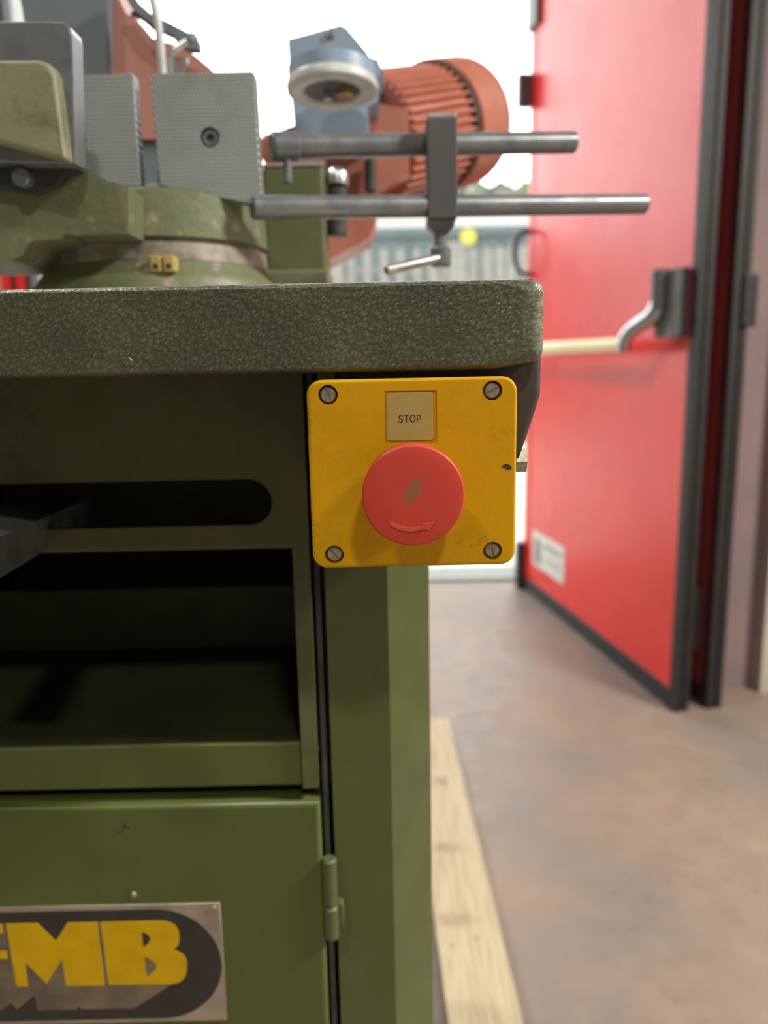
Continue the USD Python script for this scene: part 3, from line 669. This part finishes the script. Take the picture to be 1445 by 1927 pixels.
# ------------------------------------------------------------------ emergency stop box
YX = 0.318
tl, trr, bl, brr = P(573, 717, YX), P(973, 707, YX), P(592, 1071, YX), P(969, 1061, YX)
bx0 = (P(574, 760, YX)[0] + P(590, 1030, YX)[0]) / 2; bx1 = (P(973, 760, YX)[0] + P(970, 1030, YX)[0]) / 2
bz1_, bz0_ = P(775, 712, YX)[2], P(775, 1066, YX)[2]
es = thing('emergency_stop_box', ((bx0 + bx1) / 2, .36, bz0_), label='yellow emergency stop box with red mushroom push button', category='emergency stop')
out = sbox(bx0, bz0_, bx1, bz1_).buffer(-.0062).buffer(.0062, quad_segs=12)
cover = bev_y(out, YX, YX + .016, .0013)
scr = [(617, 743, 112), (927, 735, 30), (629, 1044, -52), (927, 1037, 98)]
cuts = []
for px, py, _ in scr:
    q = P(px, py, YX); cuts.append(man(rod(q - [0, .01, 0], q + [0, .006, 0], .0040, .0001)))
rec = Polygon(XZ([(723.5, 735), (822, 734), (822.5, 834), (724.5, 836)], YX)); rec = rec.buffer(-.0008).buffer(.0008)
cuts.append(man(ext_y(rec, YX - .01, YX + .0009)))
for c in cuts:
    cover = cover - c
obj('cover', cover, m_yellow, es, smooth=40)
obj('case', bev_y(out.buffer(-.0015), YX + .0158, YX + .052, .0005), m_darkgrey, es)
obj('case_neck', box((bx0 + bx1) / 2 - .028, (bx0 + bx1) / 2 + .028, YX + .05, YP + .002, bz0_ + .012, bz1_ - .012), m_green_worn, es)
for px, py, ang in scr:
    q = P(px, py, YX); qq = q + [0, .0012, 0]
    hd = man(lathe(qq + [0, .0030, 0], qq, [(0, .0033), (.0024, .0033), (.0030, .0028)], 40))
    a = math.radians(ang); dx, dz = math.cos(a), math.sin(a)
    hd = hd - man(prism(qq + np.array([dx, 0, dz]) * .005, qq - np.array([dx, 0, dz]) * .005, .0008, .0018, (0, 1, 0)))
    obj('screw', hd, m_screw, es, smooth=30)
lab_p = Polygon(XZ([(727.5, 740), (814.5, 738.5), (815.5, 828), (728, 830)], YX)); lab_p = lab_p.buffer(-.0012).buffer(.0012)
ls = obj('legend_plate', bev_y(lab_p, YX + .00015, YX + .002, .0002), m_label, es, label='ivory legend plate reading STOP')
t = meshkit.text_mesh('STOP', .0035, .0001); v = t.vertices.copy()
ta, tbp = P(750, 794, YX), P(792, 779, YX); sx = (tbp[0] - ta[0]) / (v[:, 0].max() - v[:, 0].min()); sz = (tbp[2] - ta[2]) / (v[:, 1].max() - v[:, 1].min())
x_ = ta[0] + (v[:, 0] - v[:, 0].min()) * sx; z_ = (ta[2] + tbp[2]) / 2 - .00025 + (v[:, 1] - v[:, 1].min()) * sz - (tbp[2] - ta[2]) / 2
obj('lettering', (np.stack([x_, YX + .0002 - v[:, 2], z_], 1), t.faces[:, ::-1]), m_ink, ls, smooth=False, label='word STOP in thin black capitals')
ch = Polygon(XZ([(944, 877), (949, 873), (956, 873), (962, 877), (963, 881), (958, 884), (952, 882), (946, 880)], YX))
obj('paint_chip', ext_y(ch, YX - .00012, YX + .001), m_soot, es)
# mushroom button
rb = 97.3 / FPX * (YB / ray(778, 934)[1]) 
pb0 = bc + np.array([0, 0, 0.0])
prof = [(0, rb - .0085)] + [(YX - YB - .021 + 0, rb - .0085)]
ax0 = np.array([bc[0], YX + .001, bc[2]]); D = YX + .001 - YB
pf = [(0, .0125), (D - .0125, .0125), (D - .0125, rb - .002), (D - .0115, rb - .0004), (D - .0018, rb)]
pf += [(D - .0018 + .0013 * math.sin(k * math.pi / 12), rb - .0011 + .0011 * math.cos(k * math.pi / 12)) for k in range(1, 6)] + [(D - .0003, rb * .85), (D - .0001, rb * .6), (D, rb * .3)]
bt = obj('push_button', lathe(ax0, ax0 - np.array([0, 1.0, 0]), pf, 96), m_button, es, smooth=40, label='red mushroom push button, its middle rubbed dirty')
obj('button_collar', lathe(ax0, ax0 - np.array([0, 1.0, 0]), [(0, .0150), (.004, .0150), (.005, .0142)], 48), m_darkgrey, es)
cx_, cy_ = 771, 936
aa = np.radians(np.linspace(128, 66, 18))
band = [(cx_ + 64 * math.cos(a), cy_ + 64 * math.sin(a)) for a in aa] + [(cx_ + 57 * math.cos(a), cy_ + 57 * math.sin(a)) for a in aa[::-1]]
headp = [(796, 985), (818, 982), (806, 999), (803, 996)]
ap = unary_union([Polygon(XZ(band, YB)).buffer(0), Polygon(XZ(headp, YB)).buffer(0), Polygon(XZ([(792, 989), (799, 985), (804, 996), (796, 995.5)], YB)).buffer(0)])
obj('turn_arrow', ext_y(ap, YB - .0004, YB + .0014), m_arrow, bt, label='raised turn arrow')

# ------------------------------------------------------------------ turntable
YT = .63; R_ = .083
xT = P(490, 420, YT - .02)[0] - R_
zz = lambda py: P(330, py, YT - R_)[2]
tt = thing('turntable', (xT, YT, TOPZ), label='round cast green turntable with scraped paint and a bare metal band', category='turntable')
Zt = [(TOPZ, R_ + .014), (zz(532), R_ + .012), (zz(512), R_ + .006), (zz(492), R_ + .001), (zz(486), R_)]
b0 = lathe((xT, YT, 0), (xT, YT, 1), Zt, 96)
obj('base', b0, m_cast_green, tt, smooth=40)
obj('graduated_band', lathe((xT, YT, 0), (xT, YT, 1), [(zz(487), R_ - .001), (zz(486), R_ + .0005), (zz(452), R_ - .0002), (zz(448), R_ - .003), (zz(442), R_ - .003)], 96), mat('bare_cast_band', (0.30, 0.26, 0.23), .45, .4, second=(0.16, 0.15, 0.11), scale=50, lo=.42, hi=.6), tt, smooth=40)
obj('top_disc', lathe((xT, YT, 0), (xT, YT, 1), [(zz(443), R_ - .001), (zz(441), R_ + .001), (zz(356), R_ + .001), (zz(346), R_ - .004)], 96), m_cast_green, tt, smooth=40)
for a, b in ((285, 306), (309, 331)):
    x0_, x1_ = P(a, 498, YT - R_ - .003)[0], P(b, 498, YT - R_ - .003)[0]
    s_ = obj('stop_block', rbox(x0_, x1_, YT - R_ - .007, YT - R_ + .006, zz(513), zz(483), .001), m_label, tt)
    q = np.array([(x0_ + x1_) / 2, YT - R_ - .007, zz(503)]); obj('set_screw', rod(q + [0, .002, 0], q - [0, .0005, 0], .0019, .0003), m_soot, s_)

# ------------------------------------------------------------------ vise
vbp = Polygon(XZ([(-260, 318), (60, 330), (150, 318), (205, 345), (238, 352), (238, 437), (140, 440), (116, 437), (114, 446), (62, 450), (50, 457), (38, 478), (20, 487), (-260, 493)], .515)).buffer(.001)
vb = obj('vise_slide', ext_y(vbp, .515, .60), m_cast_green, tt, smooth=30)
dk = Polygon(XZ([(-260, 250), (0, 276), (140, 306), (148, 318), (118, 326), (105, 345), (60, 362), (0, 352), (-260, 352)], .505))
obj('slide_and_shade', ext_y(dk, .505, .56), m_soot, vb)  # dark slide whose upper wedge stands in for shade under the jaw
obj('lock_screw', rod(P(48, 338, .505) + [0, .01, 0], P(48, 338, .505) - [0, .008, 0], .0055, .001), m_steel_dark, vb)

vj = thing('vise_jaw', (P(50, 200, .47)[0], .47, P(50, 300, .47)[2]), label='movable vise jaw with dark steel plate and rounded green casting', category='vise jaw')
jp = Polygon(XZ([(-260, 112), (72, 111), (92, 118), (103, 138), (124, 302), (70, 286), (0, 268), (-260, 200)], .480))
obj('jaw_casting', bev_y(jp.buffer(-.002).buffer(.002).convex_hull, .480, .492, .003), m_jaw_green, vj, smooth=50)
jpl = Polygon(XZ([(-260, 40), (118, 40), (131, 52), (134, 66), (140, 307), (-260, 300)], .491))
obj('jaw_plate', bev_y(jpl.convex_hull, .491, .508, .0008), m_steel_dark, vj, smooth=40, label='dark steel jaw plate')

obj('edge_strip', ext_y(Polygon(XZ([(118, 38.5), (132, 51), (135.5, 66), (141.5, 307), (139, 307), (133, 67), (130, 53), (117, 40)], .491)), .4915, .5075), m_chrome, vj, label='pale metal edge strip')  # pale metal strip laid along the right side of the plate

vf = thing('fixed_jaw', (P(330, 340, .60)[0], .60, zz(348)), label='fixed vise jaw faced with two cross-knurled steel plates', category='vise jaw')
obj('knurled_plate', bev_y(Polygon(XZ([(152, 141), (250, 138), (264, 349), (215, 349), (165, 325)], .572)).convex_hull, .572, .584, .0006), m_knurl, vf, smooth=30)
pr = bev_y(Polygon(XZ([(282, 138), (474, 134), (478, 137), (492, 362), (488, 387), (300, 349)], .572)).convex_hull, .572, .586, .0008)
q = P(395, 258, .572)
pr = pr - man(rod(q - [0, .01, 0], q + [0, .007, 0], .0066, .0001))
kp = obj('knurled_plate', pr, m_knurl, vf, smooth=30)
sh = man(rod(q + [0, .0065, 0], q + [0, .0015, 0], .0058, .0006)) - man(ext_y(Polygon([(q[0] + .003 * math.cos(a), q[2] + .003 * math.sin(a)) for a in np.arange(6) * math.pi / 3]), q[1] - .01, q[1] + .005))
obj('socket_screw', sh, m_steel_dark, kp)
obj('jaw_casting', ext_y(Polygon(XZ([(300, 250), (470, 250), (480, 350), (300, 350)], .59)), .5855, .64), m_cast_green, vf)

# ------------------------------------------------------------------ length stop with two rods
bs_ = thing('length_stop', P(832, 330, .64), label='length stop of two round steel rods joined by a square clamp block', category='length stop')
def along(pa, pb2, Ya, Yb):
    return P(*pa, Ya), P(*pb2, Yb)
a1, a2 = along((474, 391), (1212, 384), .575, .705)
obj('lower_rod', rod(a1, a2, .0082, .0008, 40), m_steel_dark, bs_, label='longer lower rod')
c1, c2 = along((530, 276), (1079, 268), .60, .69)
obj('upper_rod', rod(c1, c2, .0086, .0008, 40), m_steel_dark, bs_, label='shorter upper rod')
cdir = (c2 - c1) / np.linalg.norm(c2 - c1)
obj('rod_collar', lathe(c1 - cdir * .008, c1 + cdir * .012, [(0, .0085), (.0015, .0102), (.0185, .0102), (.02, .0085)], 40), m_steel_dark, bs_)
q = P(541, 300, .60); obj('stop_pin', rod(q + [0, 0, .002], P(541, 345, .60), .0032, .0006), m_steel_dark, bs_)
def on_rod(p, d, px):       # point of the rod seen at px
    best = min(np.linspace(0, np.linalg.norm(a2 - a1), 800), key=lambda k: abs(proj(p + d * k)[0] - px)); return p + d * best
def proj(p):
    v = np.asarray(p) - CAM; d = v.dot(fw); return W / 2 + FPX * v.dot(rt) / d, H / 2 - FPX * v.dot(up) / d
adir = (a2 - a1) / np.linalg.norm(a2 - a1)
kc = on_rod(a1, adir, 832); YK = kc[1]
xk0, xk1 = P(804, 330, YK - .012)[0], P(860, 330, YK - .012)[0]
zk = lambda py: P(832, py, YK - .012)[2]
blk = rbox(xk0, xk1, YK - .014, YK + .014, zk(412), zk(222), .0012)
xm = (xk0 + xk1) / 2 - .0006; hw = (xk1 - xk0) / 2
tip = hull_pts([(xm + sx_ * w_, YK + sy * w_ * 1.1, z) for z, w_ in ((zk(413), hw * .97), (zk(424), hw * .86), (zk(438), hw * .42)) for sx_ in (-1, 1) for sy in (-1, 1)])
kb = obj('clamp_block', blk + tip, m_darkgrey, bs_, smooth=30, label='dark square clamp block')
obj('block_cap', rbox(xk0 + .0003, xk1 - .0003, YK - .0137, YK + .0137, zk(222) - .001, zk(213), .0015), m_steel, kb)
obj('clamp_screw', [rod((xm, YK, zk(432)), (xm, YK, zk(470)), .0052, .0005), rod((xm, YK, zk(460)), (xm, YK, zk(500)), .0082, .002)], m_steel_dark, bs_)
h0, h1 = P(834, 484, YK - .002), P(726, 509, YK - .03)
obj('tommy_bar', rod(h0, h1, .0036, .0008), m_steel, bs_, label='slanting bare steel tommy bar')

# ------------------------------------------------------------------ saw head
sw = thing('saw_head', (P(560, 300, .85)[0], .85, TOPZ), label='orange circular saw head with dark blade guard and finned motor', category='saw')
gd = Polygon(XZ([(26, -70), (200, -70), (205, 345), (70, 345), (60, 120), (46, 42)], .738))
obj('blade_guard', ext_y(gd, .738, .753), m_bluegrey, sw, label='blue-grey blade guard')
orp = Polygon(XZ([(180, -70), (205, -70), (226, 2), (238, 26), (252, 32), (270, 50), (288, 72), (308, 78), (340, 86), (372, 108), (396, 128), (412, 146), (424, 200), (425, 262), (265, 262), (240, 250), (180, 250)], .755))
obj('gear_case', ext_y(orp, .755, .82), m_orange_glare, sw, label='orange gear case')
obj('case_foot', ext_y(Polygon(XZ([(240, 245), (300, 245), (300, 345), (240, 345)], .76)), .76, .81), m_bluegrey, sw)
lvp = Polygon(XZ([(222, -30), (244, -22), (262, 6), (284, 26), (318, 42), (352, 60), (374, 76), (374, 92), (352, 90), (330, 78), (326, 66), (304, 56), (286, 44), (262, 26), (246, 12)], .72))
obj('release_lever', ext_y(lvp, .72, .732), m_bluegrey, sw)
obj('guard_link', tube(spline([P(248, 26, .735), P(268, 34, .735), P(290, 54, .735)], 12), .0022, 10), m_steel_dark, sw)
obj('coolant_hose', tube(spline([P(276, -40, .70), P(288, 0, .70), P(299, 60, .70), P(304, 110, .70), P(307, 150, .70)], 24), .0034, 14), m_grip, sw, label='pale coolant hose')
brk = Polygon(XZ([(300, 150), (302, 136), (312, 122), (313, 108), (335, 106), (352, 108), (350, 130), (344, 150)], .71)).difference(Point(*P(338, 118, .71)[[0, 2]]).buffer(.0035))
obj('hose_bracket', ext_y(brk, .71, .716), m_chrome, sw)
obj('bracket_link', tube([P(322, 100, .712), P(338, 88, .712), P(352, 78, .712)], .0026, 10), m_chrome, sw)
obj('lever_knob', rod(P(352, 78, .726), P(371, 80, .726), .007, .002), m_bluegrey, sw)
# arm casting behind the rods
arm = Polygon(XZ([(488, 262), (540, 240), (602, 222), (680, 190), (770, 205), (770, 330), (712, 352), (705, 420), (694, 448), (640, 478), (612, 492), (612, 300), (500, 302)], .88))
obj('arm_casting', ext_y(arm, .88, .96), m_orange, sw, label='orange arm casting')
obj('arm_nose', rbox(P(488, 270, .84)[0], P(532, 270, .84)[0], .84, .89, P(500, 305, .84)[2], P(500, 248, .84)[2], .008), m_orange, sw)
obj('hinge_pin', rod(P(697, 300, .87), P(697, 363, .87), .0062, .002), m_soot, sw)
# motor: finned barrel, fan cover
m0, m1 = P(690, 268, .93), P(868, 232, 1.07)
dm, am, bm = frame(m1 - m0); Lm = np.linalg.norm(m1 - m0); RM = .071
nf = 44; ang = np.arange(nf * 4) * 2 * np.pi / (nf * 4)
rad = np.where((np.arange(nf * 4) % 4) < 2, RM, RM - .006)
fin = Polygon(np.stack([rad * np.cos(ang), rad * np.sin(ang)], 1))
fm = trimesh.creation.extrude_polygon(fin, Lm * .66, engine='earcut'); v = fm.vertices
fm.vertices = m0 + v[:, :1] * am + v[:, 1:2] * bm + v[:, 2:3] * dm; fm.fix_normals()
mo = obj('motor_barrel', fm, m_orange, sw, smooth=False, label='finned orange motor barrel')
k0 = m0 + dm * Lm * .65
obj('fan_cover', lathe(k0, k0 + dm, [(0, RM + .002), (.002, RM + .0045)] + [(.055 + .03 * math.sin(a), (RM - .022) + .0265 * math.cos(a)) for a in np.linspace(0, math.pi / 2, 8)], 64), m_orange, mo, smooth=50, label='smooth rounded orange fan cover')
obj('cover_gap', lathe(k0 - dm * .006, k0, [(0, RM + .001), (.0061, RM + .001)], 64), m_soot, mo)
# switch box with round pale ring opening downwards
hb2 = Polygon(XZ([(541, 74), (640, 47), (652, 52), (690, 97), (697, 108), (712, 112), (716, 124), (722, 131), (712, 142), (712, 190), (692, 200), (692, 262), (556, 262), (546, 160)], .83))
sb_ = obj('switch_box', ext_y(hb2, .83, .90), m_boxblue, sw, label='blue-grey box with a pale ring under it')
rc = P(625, 169, .775); rR = 70 / FPX * .80
tor = trimesh.creation.torus(rR, .0065, 64, 20); v = tor.vertices.copy(); tl_ = math.radians(-5)
Rx = np.array([[1, 0, 0], [0, math.cos(tl_), -math.sin(tl_)], [0, math.sin(tl_), math.cos(tl_)]])
def tilt(m):
    v_, f_ = arr(m); return trimesh.Trimesh((np.asarray(v_) * np.array([1, 1, 1.0])) @ Rx.T + rc, f_, process=False)
obj('ring', tilt(lathe((0, 0, .006), (0, 0, -.006), [(0, rR * 1.06), (.004, rR * 1.10), (.008, rR * 1.08), (.0105, rR * .98), (.0105, rR * .86), (.009, rR * .70), (.006, rR * .66), (.0055, rR * .5)], 64)), m_ring, sb_, label='pale plastic ring')
cyl = m3.Manifold.cylinder(.014, rR * 1.04, rR * 1.04, 64).translate((0, 0, .004))
obj('ring_housing', tilt(cyl), m_boxblue, sb_)
obj('lens', tilt(lathe((0, 0, .003), (0, 0, -.0012), [(0, rR * .6), (.0035, rR * .67), (.0042, rR * .64)], 48)), m_darkgrey, sb_, label='dark recessed middle')
obj('contact', tilt(rod((.012, 0, .004), (.012, 0, -.008), .008, .002)), m_brass, sb_)
obj('contact_screw', tilt(rod((-.004, 0, .004), (-.004, 0, -.010), .004, .001)), m_chrome, sb_)
obj('box_screw', rod(P(622, 66, .83) + [0, .003, 0], P(622, 66, .83) - [0, .003, 0], .004, .001), m_steel_dark, sb_)

gp = thing('pivot_block', (P(555, 420, .74)[0], .74, TOPZ), label='square green pivot block standing behind the two rods', category='machine block')
px0, px1 = P(497, 420, .74)[0], P(612, 420, .74)[0]
obj('block', rbox(px0, px1, .74, .80, TOPZ, P(555, 312, .74)[2], .004), m_green_worn, gp)
obj('highlight_strip', rbox(px0, px1, .739, .801, P(555, 314, .74)[2], P(555, 308, .74)[2], .0008), m_chrome, gp)  # pale strip added as the highlight along the block top
obj('foot', rbox(px0 - .006, px1 + .002, .735, .80, TOPZ, P(555, 508, .74)[2], .003), m_cast_green, gp)
kq = P(634, 330, .75)
obj('clamp_bolt', [rod(P(635, 345, .76), P(635, 445, .76), .0092, .001), ], m_soot, gp)
obj('bolt_cap', lathe(P(635, 348, .758), P(635, 318, .758), [(0, .0105), (.008, .0105), (.013, .0085), (.015, .005)], 32), m_chrome, gp, smooth=60)

# ------------------------------------------------------------------ plank on the floor
PZ = 0.045
e0, e1 = G(985, 1927, PZ), G(843, 1352, PZ); e2 = G(832, 1905, PZ)
wd = Polygon([(e0[0] + .02 * (e0[0] - e1[0]) / (e0[1] - e1[1]) * -20 * 0 , .3), tuple(e0[:2]), tuple(e1[:2]), (e1[0] - .115, e1[1]), (e2[0], .3)])
xr_at = lambda y: e0[0] + (y - e0[1]) * (e1[0] - e0[0]) / (e1[1] - e0[1])
wd = Polygon([(xr_at(.35), .35), (xr_at(e1[1]), e1[1]), (xr_at(e1[1]) - .105, e1[1]), (xr_at(.35) - .105, .35)])
wp = thing('wooden_plank', (xr_at(1.2), 1.2, 0), label='rough pale softwood plank on the floor along the machine stand', category='plank')
obj('board', ext_z(wd, 0.0, PZ), m_wood, wp)
